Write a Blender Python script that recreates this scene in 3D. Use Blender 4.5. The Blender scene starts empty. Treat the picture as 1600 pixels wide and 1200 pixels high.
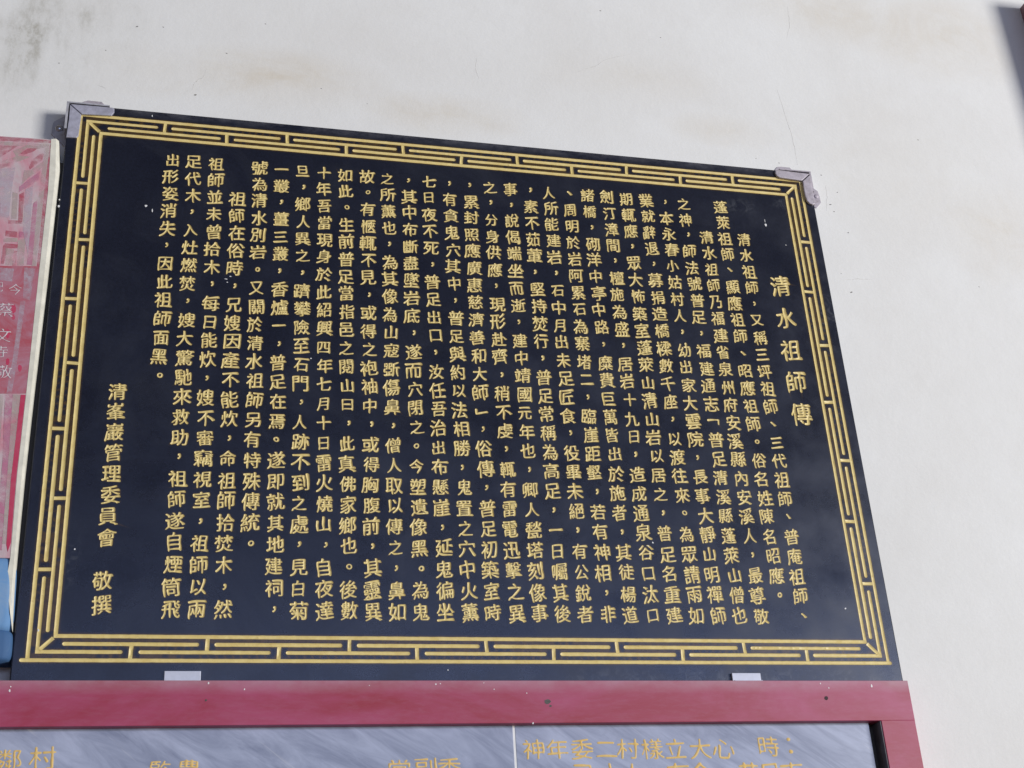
import bpy, math, random
import numpy as np
from mathutils import Matrix, Vector
from mathutils.geometry import delaunay_2d_cdt

S = bpy.context.scene
C = S.collection
random.seed(7)
rng = np.random.default_rng(11)

# ------------------------------------------------------------------ camera
# plaque front = plane y 0, wall = plane y 0.03, x right, z up, metres
F_PX = 2134.0
CAM = np.array([0.18858, -1.73654, -0.44827])
RM = np.array([[0.97119972, 0.05075091, 0.23279914],
               [-0.2308538, 0.44225124, 0.866672],
               [-0.05897131, -0.89545418, 0.44123032]])      # columns: image right, image down, forward
cd = bpy.data.cameras.new('camera')
cam = bpy.data.objects.new('camera', cd)
C.objects.link(cam)
cd.sensor_width = 36.0
cd.lens = F_PX / 1600 * 36.0
cd.clip_end = 200
cam.matrix_world = Matrix((
    (RM[0, 0], -RM[0, 1], -RM[0, 2], CAM[0]),
    (RM[1, 0], -RM[1, 1], -RM[1, 2], CAM[1]),
    (RM[2, 0], -RM[2, 1], -RM[2, 2], CAM[2]),
    (0, 0, 0, 1)))
S.camera = cam

# ------------------------------------------------------------------ light
S.view_settings.view_transform = 'Standard'
S.view_settings.look = 'None'
S.view_settings.exposure = 0.0
S.view_settings.gamma = 1.0
w = bpy.data.worlds.new('World')
S.world = w
w.use_nodes = True
bg = w.node_tree.nodes['Background']
bg.inputs['Color'].default_value = (1.0, 0.90, 0.81, 1)
bg.inputs['Strength'].default_value = 0.105


def area(name, loc, target, sx, sy, energy, color):
    l = bpy.data.lights.new(name, 'AREA')
    l.shape = 'RECTANGLE'
    l.size = sx
    l.size_y = sy
    l.energy = energy
    l.color = color
    o = bpy.data.objects.new(name, l)
    C.objects.link(o)
    o.location = loc
    d = Vector(target) - Vector(loc)
    o.rotation_euler = d.to_track_quat('-Z', 'Y').to_euler()
    return o


# daylight from the open end of the gallery on the right, and from the courtyard in front
area('side_daylight', (10.2, -8.6, 0.5), (0.7, 0.03, 0.5), 3.6, 3.6, 1620, (1.0, 0.975, 0.93))
area('courtyard_daylight', (3.2, -8.0, 1.45), (0.9, 0.03, 0.4), 10.0, 1.4, 168, (0.47, 0.60, 1.0))


# ------------------------------------------------------------------ helpers
def at(px, py, y=0.0):
    """pixel of the 1600 x 1200 photograph -> (x, z) on the plane at depth y"""
    r = RM @ np.array([(px - 800) / F_PX, (py - 600) / F_PX, 1.0])
    p = CAM + r * ((y - CAM[1]) / r[1])
    return float(p[0]), float(p[2])


def link(name, verts, faces, mat, parent=None, smooth=False, kind=None):
    me = bpy.data.meshes.new(name)
    me.from_pydata([tuple(map(float, v)) for v in verts], [], [tuple(map(int, f)) for f in faces])
    me.update()
    if smooth:
        me.polygons.foreach_set('use_smooth', [True] * len(me.polygons))
    me.materials.append(mat)
    o = bpy.data.objects.new(name, me)
    C.objects.link(o)
    if parent is not None:
        o.parent = parent
    if kind:
        o['kind'] = kind
    return o


def thing(name, label, cat, loc=(0, 0, 0), group=None):
    o = bpy.data.objects.new(name, None)
    o.empty_display_size = 0.02
    C.objects.link(o)
    o.location = loc
    o['label'] = label
    o['category'] = cat
    if group:
        o['group'] = group
    return o


def adopt(parent):
    """children are written in world coordinates: undo the parent's offset"""
    inv = Matrix.Translation(-Vector(parent.location))
    for ch in [o for o in C.objects if o.parent == parent]:
        ch.matrix_parent_inverse = inv


def poly_prism(pts, y0, y1, bev=0.0):
    """outline (x, z) extruded from depth y0 (front) to y1 (back), front edge chamfered by bev"""
    pts = np.array(pts, float)
    a = 0.5 * np.sum(pts[:, 0] * np.roll(pts[:, 1], -1) - np.roll(pts[:, 0], -1) * pts[:, 1])
    if a < 0:
        pts = pts[::-1]
    n = len(pts)
    V, Fc = [], []
    rings = []
    if bev > 0:
        e = np.roll(pts, -1, 0) - pts
        e /= np.linalg.norm(e, axis=1, keepdims=True) + 1e-12
        nrm = np.stack([-e[:, 1], e[:, 0]], 1)
        nv = nrm + np.roll(nrm, 1, 0)
        nv /= np.maximum(np.sum(nv * nv, 1, keepdims=True) / 2, 0.5)
        rings = [(pts + nv * bev, y0), (pts + nv * bev * 0.3, y0 + bev * 0.3), (pts, y0 + bev), (pts, y1)]
    else:
        rings = [(pts, y0), (pts, y1)]
    for P, y in rings:
        for p in P:
            V.append((p[0], y, p[1]))
    Fc.append(tuple(range(n)))
    for k in range(len(rings) - 1):
        for i in range(n):
            j = (i + 1) % n
            Fc.append((k * n + i, (k + 1) * n + i, (k + 1) * n + j, k * n + j))
    m = (len(rings) - 1) * n
    Fc.append(tuple(m + i for i in range(n - 1, -1, -1)))
    return V, Fc


def rect(x0, z0, x1, z1):
    return [(x0, z0), (x1, z0), (x1, z1), (x0, z1)]


# ------------------------------------------------------------------ materials
class NT:
    def __init__(self, name):
        self.m = bpy.data.materials.new(name)
        self.m.use_nodes = True
        self.t = self.m.node_tree
        self.b = self.t.nodes['Principled BSDF']
        tc = self.t.nodes.new('ShaderNodeTexCoord')
        self.obj = tc.outputs['Object']

    def n(self, typ, **kw):
        nd = self.t.nodes.new(typ)
        for k, v in kw.items():
            setattr(nd, k, v)
        return nd

    def l(self, a, b):
        self.t.links.new(a, b)

    def mapping(self, scale=(1, 1, 1), rot=(0, 0, 0), loc=(0, 0, 0)):
        mp = self.n('ShaderNodeMapping')
        mp.inputs['Scale'].default_value = scale
        mp.inputs['Rotation'].default_value = rot
        mp.inputs['Location'].default_value = loc
        self.l(self.obj, mp.inputs['Vector'])
        return mp.outputs['Vector']

    def grain(self, ang, scale, loc):
        r = self.mapping((1, 1, 1), (0, ang, 0))
        mp = self.n('ShaderNodeMapping')
        mp.inputs['Scale'].default_value = scale
        mp.inputs['Location'].default_value = loc
        self.l(r, mp.inputs['Vector'])
        return mp.outputs['Vector']

    def noise(self, scale, detail=4, rough=0.55, vec=None, dist=0.0):
        nd = self.n('ShaderNodeTexNoise')
        nd.inputs['Scale'].default_value = scale
        nd.inputs['Detail'].default_value = detail
        nd.inputs['Roughness'].default_value = rough
        nd.inputs['Distortion'].default_value = dist
        self.l(vec if vec is not None else self.obj, nd.inputs['Vector'])
        return nd.outputs['Fac']

    def ramp(self, fac, stops):
        nd = self.n('ShaderNodeValToRGB')
        e = nd.color_ramp.elements
        while len(e) < len(stops):
            e.new(0.5)
        for el, (p, c) in zip(e, stops):
            el.position = p
            el.color = (c, c, c, 1) if isinstance(c, (int, float)) else (*c, 1)
        self.l(fac, nd.inputs['Fac'])
        return nd.outputs['Color']

    def mix(self, fac, a, b, blend='MIX'):
        nd = self.n('ShaderNodeMix', data_type='RGBA', blend_type=blend)
        for sock, v in ((nd.inputs[0], fac), (nd.inputs[6], a), (nd.inputs[7], b)):
            if isinstance(v, tuple):
                sock.default_value = (*v, 1)
            elif isinstance(v, (int, float)):
                sock.default_value = v
            else:
                self.l(v, sock)
        return nd.outputs[2]

    def math(self, op, a, b=None):
        nd = self.n('ShaderNodeMath', operation=op)
        for i, v in enumerate((a, b)):
            if v is None:
                continue
            if isinstance(v, (int, float)):
                nd.inputs[i].default_value = v
            else:
                self.l(v, nd.inputs[i])
        return nd.outputs[0]

    def blob(self, x, z, rx, rz, y=0.0):
        """soft mask round a place on the surface, 1 in the middle"""
        v = self.mapping((1 / rx, 0.0, 1 / rz), (0, 0, 0), (-x / rx, 0, -z / rz))
        nd = self.n('ShaderNodeVectorMath', operation='LENGTH')
        self.l(v, nd.inputs[0])
        return self.ramp(nd.outputs['Value'], [(0.0, 1.0), (1.0, 0.0)])

    def bump(self, h, strength, dist=0.001):
        nd = self.n('ShaderNodeBump')
        nd.inputs['Strength'].default_value = strength
        nd.inputs['Distance'].default_value = dist
        self.l(h, nd.inputs['Height'])
        self.l(nd.outputs['Normal'], self.b.inputs['Normal'])

    def base(self, c):
        if isinstance(c, tuple):
            self.b.inputs['Base Color'].default_value = (*c, 1)
        else:
            self.l(c, self.b.inputs['Base Color'])

    def rough(self, r):
        if isinstance(r, (int, float)):
            self.b.inputs['Roughness'].default_value = r
        else:
            self.l(r, self.b.inputs['Roughness'])


def plain(name, col, rough=0.6, metal=0.0, var=0.15, scale=60, bump=0.0):
    t = NT(name)
    f = t.noise(scale, 5, 0.6)
    dark = tuple(c * (1 - var) for c in col)
    lite = tuple(min(1, c * (1 + var)) for c in col)
    t.base(t.mix(t.ramp(f, [(0.3, 0.0), (0.7, 1.0)]), dark, lite))
    t.rough(rough)
    t.b.inputs['Metallic'].default_value = metal
    if bump:
        t.bump(f, bump)
    return t.m


def bracket_metal(name, col, rough, grime):
    t = NT(name)
    f = t.noise(120, 5, 0.65)
    c = t.mix(t.ramp(f, [(0.3, 0.0), (0.7, 1.0)]), tuple(x * .82 for x in col), tuple(min(1, x * 1.12) for x in col))
    k = t.ramp(t.noise(75, 6, 0.75, dist=0.6), [(0.52, 0.0), (0.70, 1.0)])
    c = t.mix(t.math('MULTIPLY', k, grime), c, (0.13, 0.085, 0.06))
    t.base(c)
    t.rough(t.ramp(f, [(0.3, rough - .1), (0.7, rough + .1)]))
    t.b.inputs['Metallic'].default_value = 0.2
    t.bump(t.noise(260, 4, 0.6), 0.4, 0.0006)
    return t.m


def wall_material():
    t = NT('lime_washed_plaster')
    big = t.noise(2.6, 5, 0.6, dist=0.4)
    col = t.mix(t.ramp(big, [(0.35, 0.0), (0.7, 1.0)]), (0.83, 0.835, 0.825), (0.775, 0.77, 0.75))
    # ochre damp stains, mostly in the band above the plaque and to the upper right
    st = t.noise(5.5, 7, 0.68, vec=t.mapping((1, 1, 1.5)), dist=0.6)
    st = t.ramp(st, [(0.45, 0.0), (0.68, 1.0)])
    spots = None
    for (px, py, rx, rz, k) in ((430, 120, .20, .07, 1.0), (690, 180, .16, .05, .9), (980, 120, .2, .06, .35),
                                (1300, 20, .2, .09, .8), (1470, 60, .22, .12, .9), (1550, 360, .12, .12, .8),
                                (1130, 205, .12, .04, .6), (240, 110, .12, .06, .5), (1400, 260, .2, .2, .35)):
        x, z = at(px, py, 0.03)
        m = t.math('MULTIPLY', t.blob(x, z, rx, rz), k)
        spots = m if spots is None else t.math('MAXIMUM', spots, m)
    a = t.math('MULTIPLY', spots, t.math('ADD', t.math('MULTIPLY', st, 0.55), 0.30))
    col = t.mix(a, col, (0.64, 0.56, 0.43))
    mm = t.ramp(t.noise(16, 6, 0.7, dist=0.5), [(0.36, 0.0), (0.66, 1.0)])
    col = t.mix(t.math('MULTIPLY', mm, 0.13), col, (0.66, 0.64, 0.60))
    # grey soot speckle at the upper left
    x, z = at(60, 60, 0.03)
    x2, z2 = at(140, 30, 0.03)
    g = t.math('MAXIMUM', t.blob(x, z, .13, .17), t.math('MULTIPLY', t.blob(x2, z2, .12, .14), .8))
    sp = t.ramp(t.noise(48, 6, 0.75, vec=t.mapping((1, 1, .55))), [(0.46, 0.0), (0.66, 1.0)])
    sp2 = t.ramp(t.noise(9, 4, 0.6, vec=t.mapping((1.6, 1, .5))), [(0.4, 0.25), (0.65, 1.0)])
    col = t.mix(t.math('MULTIPLY', g, t.math('MULTIPLY', t.math('ADD', t.math('MULTIPLY', sp, .75), .42), sp2)), col, (0.40, 0.385, 0.33))
    fine = t.ramp(t.noise(420, 3, 0.6), [(0.3, 0.96), (0.7, 1.0)])
    col = t.mix(1.0, col, fine, 'MULTIPLY')
    t.base(col)
    t.rough(0.85)
    h = t.math('ADD', t.math('MULTIPLY', t.noise(30, 5, 0.6), 0.7), t.math('MULTIPLY', t.noise(180, 4, 0.6), 0.25))
    t.bump(h, 0.35, 0.0025)
    return t.m


def granite_material():
    t = NT('polished_dark_granite')
    f = t.noise(900, 2, 0.6)
    col = t.mix(t.ramp(f, [(0.35, 0.0), (0.75, 1.0)]), (0.004, 0.0055, 0.013), (0.011, 0.0145, 0.033))
    mo = t.ramp(t.noise(240, 5, 0.75), [(0.35, 0.72), (0.68, 1.35)])
    col = t.mix(1.0, col, mo, 'MULTIPLY')
    sm = t.ramp(t.noise(7, 6, 0.7, dist=0.8), [(0.48, 0.0), (0.78, 1.0)])
    col = t.mix(t.math('MULTIPLY', sm, 0.3), col, (0.05, 0.055, 0.07))
    # rubbed dusty patches near the upper right corner and the bright scuff beside the left border
    m = None
    for (px, py, rx, rz) in ((1155, 322, .04, .02), (1225, 318, .03, .03), (1290, 500, .05, .1), (100, 880, .03, .05), (1180, 1060, .4, .02)):
        x, z = at(px, py)
        b = t.blob(x, z, rx, rz)
        m = b if m is None else t.math('MAXIMUM', m, b)
    ds = t.ramp(t.noise(60, 5, 0.75, dist=1.0), [(0.5, 0.0), (0.75, 1.0)])
    col = t.mix(t.math('MULTIPLY', t.math('MULTIPLY', m, ds), 0.55), col, (0.16, 0.17, 0.19))
    # gold size that bled over the edges of the cut strokes
    ga = t.n('ShaderNodeAttribute', attribute_name='gilt')
    gm = t.math('POWER', ga.outputs['Fac'], 1.6)
    gn = t.ramp(t.noise(170, 4, 0.7), [(0.3, 0.35), (0.65, 0.95)])
    col = t.mix(t.math('MULTIPLY', gm, gn), col, (0.085, 0.048, 0.012))
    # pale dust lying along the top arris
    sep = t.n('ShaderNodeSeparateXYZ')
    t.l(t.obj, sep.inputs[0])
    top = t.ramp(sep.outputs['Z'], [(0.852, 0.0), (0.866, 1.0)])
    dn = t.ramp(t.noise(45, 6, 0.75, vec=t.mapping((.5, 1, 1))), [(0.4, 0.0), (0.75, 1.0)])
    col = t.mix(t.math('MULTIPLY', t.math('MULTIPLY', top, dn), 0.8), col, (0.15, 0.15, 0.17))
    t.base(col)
    t.rough(t.ramp(t.noise(12, 5, 0.6), [(0.3, 0.21), (0.7, 0.38)]))
    t.b.inputs['IOR'].default_value = 1.62
    t.b.inputs['Specular Tint'].default_value = (0.84, 0.88, 1.0, 1)
    t.bump(t.noise(700, 2, 0.5), 0.12, 0.0004)
    return t.m


def gold_material():
    t = NT('gold_paint')
    f = t.noise(60, 5, 0.7)
    col = t.mix(t.ramp(f, [(0.3, 0.0), (0.7, 1.0)]), (0.66, 0.50, 0.175), (0.82, 0.67, 0.285))
    wear = t.ramp(t.noise(260, 4, 0.7), [(0.60, 0.0), (0.78, 1.0)])
    col = t.mix(t.math('MULTIPLY', wear, 0.45), col, (0.30, 0.17, 0.05))
    t.base(col)
    t.rough(0.42)
    t.b.inputs['Metallic'].default_value = 0.0
    t.bump(t.noise(500, 3, 0.6), 0.25, 0.0004)
    return t.m


def red_material(name='faded_red_paint', a=(0.31, 0.024, 0.046), b=(0.40, 0.068, 0.15)):
    t = NT(name)
    f = t.noise(5, 6, 0.62, vec=t.mapping((1, 1, 2.6)), dist=0.7)
    col = t.mix(t.ramp(f, [(0.36, 0.0), (0.66, 1.0)]), a, b)
    g = t.ramp(t.noise(140, 5, 0.7, vec=t.mapping((.4, 1, 1.5))), [(0.45, 0.0), (0.8, 1.0)])
    col = t.mix(t.math('MULTIPLY', g, 0.2), col, (0.42, 0.18, 0.26))
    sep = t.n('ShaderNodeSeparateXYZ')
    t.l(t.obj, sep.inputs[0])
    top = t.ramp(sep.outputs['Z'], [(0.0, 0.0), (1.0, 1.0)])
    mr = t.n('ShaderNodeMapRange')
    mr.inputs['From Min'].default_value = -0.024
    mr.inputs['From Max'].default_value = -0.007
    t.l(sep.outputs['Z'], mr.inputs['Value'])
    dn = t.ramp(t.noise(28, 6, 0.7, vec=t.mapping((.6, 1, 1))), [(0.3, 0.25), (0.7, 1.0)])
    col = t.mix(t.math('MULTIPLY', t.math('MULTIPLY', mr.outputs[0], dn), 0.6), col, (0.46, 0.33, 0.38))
    t.base(col)
    t.rough(0.5)
    t.bump(t.noise(90, 5, 0.6, vec=t.mapping((.3, 1, 1))), 0.15, 0.001)
    return t.m


def marble_material(name, shift):
    t = NT(name)
    v = t.grain(math.radians(-33), (3.0, 1, 16.0), (shift, 0, shift * 1.7))
    f = t.noise(2.2, 8, 0.66, vec=v, dist=0.9)
    col = t.mix(t.ramp(f, [(0.30, 0.0), (0.68, 1.0)]), (0.19, 0.215, 0.31), (0.41, 0.45, 0.59))
    v2 = t.grain(math.radians(-36), (5.0, 1, 60.0), (shift * 2.1, 0, 0.3))
    vein = t.ramp(t.noise(1.6, 6, 0.7, vec=v2, dist=0.5), [(0.60, 0.0), (0.70, 1.0)])
    col = t.mix(t.math('MULTIPLY', vein, 0.35), col, (0.15, 0.17, 0.25))
    v3 = t.grain(math.radians(-40), (2.0, 1, 40.0), (shift * 3.1, 0, 1.3))
    vein = t.ramp(t.noise(1.3, 5, 0.6, vec=v3, dist=0.4), [(0.655, 0.0), (0.70, 1.0)])
    col = t.mix(t.math('MULTIPLY', vein, 0.4), col, (0.66, 0.67, 0.70))
    t.base(col)
    t.rough(0.34)
    return t.m


def panel_material():
    t = NT('faded_pink_limewash')
    f = t.noise(9, 6, 0.65, vec=t.mapping((2.2, 1, 1)), dist=0.6)
    col = t.ramp(f, [(0.30, (0.55, 0.13, 0.18)), (0.44, (0.60, 0.30, 0.36)), (0.56, (0.58, 0.47, 0.50)), (0.70, (0.54, 0.47, 0.42))])
    g = t.noise(130, 5, 0.7)
    col = t.mix(t.ramp(g, [(0.3, 0.86), (0.7, 1.0)]), (0.2, 0.1, 0.12), col)
    t.base(col)
    t.rough(0.75)
    t.bump(g, 0.3, 0.0015)
    return t.m


def worn(name, col, under, lo=0.45, hi=0.75, scale=22, amount=0.7, fade=False):
    t = NT(name)
    f = t.ramp(t.noise(scale, 7, 0.72, dist=0.8), [(lo, 0.0), (hi, 1.0)])
    c = t.mix(t.math('MULTIPLY', f, amount), col, under)
    t.base(c)
    t.rough(0.75)
    if fade:
        k = t.ramp(t.noise(55, 6, 0.7, dist=0.5), [(0.36, 0.04), (0.66, 0.78)])
        t.l(k, t.b.inputs['Alpha'])
    t.bump(t.noise(150, 4, 0.6), 0.25, 0.001)
    return t.m


M = dict(
    wall=wall_material(), granite=granite_material(), gold=gold_material(), red=red_material(),
    post=red_material('dark_red_paint', (0.16, 0.008, 0.014), (0.24, 0.016, 0.028)),
    marble_a=marble_material('blue_grey_marble', 0.4), marble_b=marble_material('veined_blue_grey_marble', 3.3),
    panel=panel_material(),
    steel=bracket_metal('lilac_grey_metal', (0.46, 0.46, 0.56), 0.42, 0.25),
    steel_dark=bracket_metal('weathered_grey_metal', (0.50, 0.50, 0.55), 0.45, 0.45),
    mortar_metal=bracket_metal('lime_spattered_metal', (0.47, 0.43, 0.48), 0.55, 0.4),
    clip=plain('pale_clip_metal', (0.56, 0.58, 0.68), 0.4, 0.1, 0.06, 120),
    bright=plain('screw_metal', (0.55, 0.55, 0.6), 0.25, 0.8, 0.1, 100),
    cream=plain('cream_plaster', (0.70, 0.68, 0.59), 0.8, 0, 0.14, 60, 0.4),
    black=plain('black_gap_shade', (0.010, 0.010, 0.013), 0.6, 0, 0.2, 80),
    fleck=plain('white_paint_fleck', (0.8, 0.8, 0.8), 0.5, 0, 0.05, 80),
    dirt_and_shade=plain('grime_and_gap_shade', (0.10, 0.095, 0.09), 0.8, 0, 0.3, 200),
    speck=plain('grey_speck', (0.22, 0.21, 0.2), 0.8, 0, 0.3, 200),
    crack=plain('crack_grey', (0.60, 0.585, 0.555), 0.9, 0, 0.2, 200),
    liner=plain('grey_rebate_shade', (0.15, 0.14, 0.155), 0.7, 0, 0.3, 60),
    hole=plain('dark_hole', (0.03, 0.01, 0.015), 0.7, 0, 0.2, 200),
    rose=worn('faded_rose_paint', (0.52, 0.085, 0.135), (0.50, 0.30, 0.35), scale=16, fade=True),
    mauve=worn('mauve_wash', (0.42, 0.085, 0.115), (0.44, 0.23, 0.30), 0.42, 0.62, 14, 0.9),
    beige=worn('beige_stripe_paint', (0.53, 0.46, 0.42), (0.55, 0.36, 0.42), scale=18, fade=True),
    pink=worn('bright_pink_paint', (0.60, 0.20, 0.34), (0.55, 0.40, 0.50), scale=18, fade=True),
    lilac=worn('pale_lilac_paint', (0.58, 0.52, 0.60), (0.58, 0.33, 0.45), scale=20, fade=True),
    crimson=worn('crimson_line_paint', (0.50, 0.035, 0.10), (0.50, 0.14, 0.2), scale=24),
    blue=worn('sky_blue_paint', (0.13, 0.28, 0.52), (0.30, 0.38, 0.48), scale=20),
    navy=worn('deep_blue_paint', (0.045, 0.12, 0.27), (0.10, 0.2, 0.34), scale=20),
    chalk=worn('chalky_white_paint', (0.62, 0.55, 0.58), (0.5, 0.3, 0.36), 0.5, 0.8, 40, 0.5),
    brass=worn('amber_gilding', (0.74, 0.50, 0.16), (0.70, 0.58, 0.34), 0.45, 0.7, 90, 0.6),
)

# ------------------------------------------------------------------ the wall
Y_WALL = 0.03
X0, X1, Z0, Z1 = -1.9, 3.4, -1.2, 2.6
# a gently uneven trowelled sheet
nx, nz = 140, 100
V, Fc = [], []
ph = rng.uniform(0, 6.28, 12)


def wall_y(x, z):
    return Y_WALL + 0.0006 * (math.sin(3.1 * x + ph[0] + 1.3 * z) + math.sin(4.7 * z + ph[1] - 2.2 * x) + .6 * math.sin(9 * x + ph[2]) * math.sin(8 * z + ph[3]))


for j in range(nz + 1):
    for i in range(nx + 1):
        x = X0 + (X1 - X0) * i / nx
        z = Z0 + (Z1 - Z0) * j / nz
        V.append((x, wall_y(x, z), z))
for j in range(nz):
    for i in range(nx):
        a = j * (nx + 1) + i
        Fc.append((a, a + 1, a + nx + 2, a + nx + 1))
wall = link('wall', V, Fc, M['wall'], smooth=True)
wall['kind'] = 'structure'
wall['label'] = 'off-white lime plastered wall with faint ochre stains behind the plaques'


def blotch(name, x, z, r, y, mat, parent, sx=1.0, sz=1.0, t=0.0006, n=9, rot=0.0):
    pts = []
    for k in range(n):
        a = 2 * math.pi * k / n
        rr = r * random.uniform(0.65, 1.2)
        u, v = rr * math.cos(a) * sx, rr * math.sin(a) * sz
        pts.append((x + u * math.cos(rot) - v * math.sin(rot), z + u * math.sin(rot) + v * math.cos(rot)))
    v, f = poly_prism(pts, y - t, y + 0.002)
    return link(name, v, f, mat, parent)


def thin_line(name, pts, wd, y0, y1, mat, parent):
    """a hairline ribbon with a little thickness through (x, z) points"""
    P = np.array(pts)
    d = np.gradient(P, axis=0)
    d /= np.linalg.norm(d, axis=1, keepdims=True)
    nn = np.stack([-d[:, 1], d[:, 0]], 1)
    wv = wd * np.sin(np.linspace(0.25, math.pi - 0.25, len(P)))[:, None]
    out = list(map(tuple, P + nn * wv)) + list(map(tuple, (P - nn * wv)[::-1]))
    n = len(out)
    V = [(x, wall_y(x, z) - 0.00012, z) for x, z in out] + [(x, Y_WALL + 0.003, z) for x, z in out]
    m = len(P)
    Fc = [(i, i + 1, n - 2 - i, n - 1 - i) for i in range(m - 1)]
    Fc += [(i, i + n, (i + 1) % n + n, (i + 1) % n) for i in range(n)]
    return link(name, V, Fc, mat, parent)


for (px, py, s) in ((1217, 255, 1.1), (1283, 274, 1.2), (1308, 301, 1.1), (1297, 320, 1.6), (1303, 331, 1.1), (1325, 364, 1.3),
                    (1330, 457, 1.5), (1434, 219, 1.0), (1314, 428, .8), (305, 148, 1.5), (354, 83, 1.2), (214, 41, 1.3),
                    (502, 138, 1.0), (574, 162, .8), (938, 17, 1.2), (1032, 59, .9), (1181, 248, .8), (1306, 540, .8),
                    (415, 37, .8), (1530, 448, .8), (700, 300, 0), (255, 42, .9), (92, 98, .9), (165, 78, .8)):
    if s:
        x, z = at(px, py, Y_WALL)
        blotch('speck', x, z, 0.0011 * s, wall_y(x, z), M['speck'], wall, 1.5, 0.7, t=0.00012, rot=random.uniform(-.5, .5))
for pts in (((745, 90), (743, 103), (745, 115), (748, 124)), ((900, 113), (915, 108), (930, 104), (945, 94), (985, 84)),
            ((300, 140), (303, 131), (310, 124), (318, 120), (322, 108)), ((1214, 140), (1222, 165), (1233, 200), (1241, 230), (1246, 258)),
            ((1304, 545), (1320, 438), (1340, 436), (1362, 437))[1:], ((152, 133), (160, 135), (166, 139)),
            ((1290, 290), (1292, 310), (1291, 330)), ((1230, 10), (1234, 40), (1229, 60))):
    q = np.array([at(px, py, Y_WALL) for px, py in pts])
    tt = np.linspace(0, 1, 14)
    s0 = np.linspace(0, 1, len(q))
    P = np.stack([np.interp(tt, s0, q[:, 0]), np.interp(tt, s0, q[:, 1])], 1) + rng.normal(0, 0.0005, (14, 2))
    thin_line('crack', P, 0.00030, Y_WALL - 0.0021, Y_WALL, M['crack'], wall)

# ------------------------------------------------------------------ glyphs
_tc = bpy.data.curves.new('glyph_source', 'FONT')
_to = bpy.data.objects.new('glyph_source', _tc)
C.objects.link(_to)
_cache = {}


def raw_glyph(ch):
    """outline of a character as corner lists in em units (built-in font)"""
    if ch in _cache:
        return _cache[ch]
    _tc.body = ch
    dg = bpy.context.evaluated_depsgraph_get()
    dg.update()
    ev = _to.evaluated_get(dg)
    cu = ev.to_curve(dg)
    out = []
    for s in cu.splines:
        bp = s.bezier_points
        n = len(bp)
        pts = []
        for i in range(n):
            a, b = bp[i], bp[(i + 1) % n]
            p0, p1, p2, p3 = (np.array(v[:2]) for v in (a.co, a.handle_right, b.handle_left, b.co))
            pts.append(p0)
            ch_ = p3 - p0
            L = np.linalg.norm(ch_)
            if L > 1e-9:
                dev = max(abs(np.cross(ch_, p1 - p0)), abs(np.cross(ch_, p2 - p0))) / L
                if dev > 0.002:
                    k = 2 + int(L / 0.06)
                    for j in range(1, k):
                        u = j / k
                        pts.append((1 - u) ** 3 * p0 + 3 * u * (1 - u) ** 2 * p1 + 3 * u * u * (1 - u) * p2 + u ** 3 * p3)
        P = [pts[0]]
        for p in pts[1:]:
            if np.linalg.norm(p - P[-1]) > 1e-4:
                P.append(p)
        if np.linalg.norm(P[0] - P[-1]) < 1e-4:
            P.pop()
        if len(P) >= 3:
            out.append(np.array(P))
    ev.to_curve_clear()
    _cache[ch] = out
    return out


def sarea(P):
    return 0.5 * float(np.sum(P[:, 0] * np.roll(P[:, 1], -1) - np.roll(P[:, 0], -1) * P[:, 1]))


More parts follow.
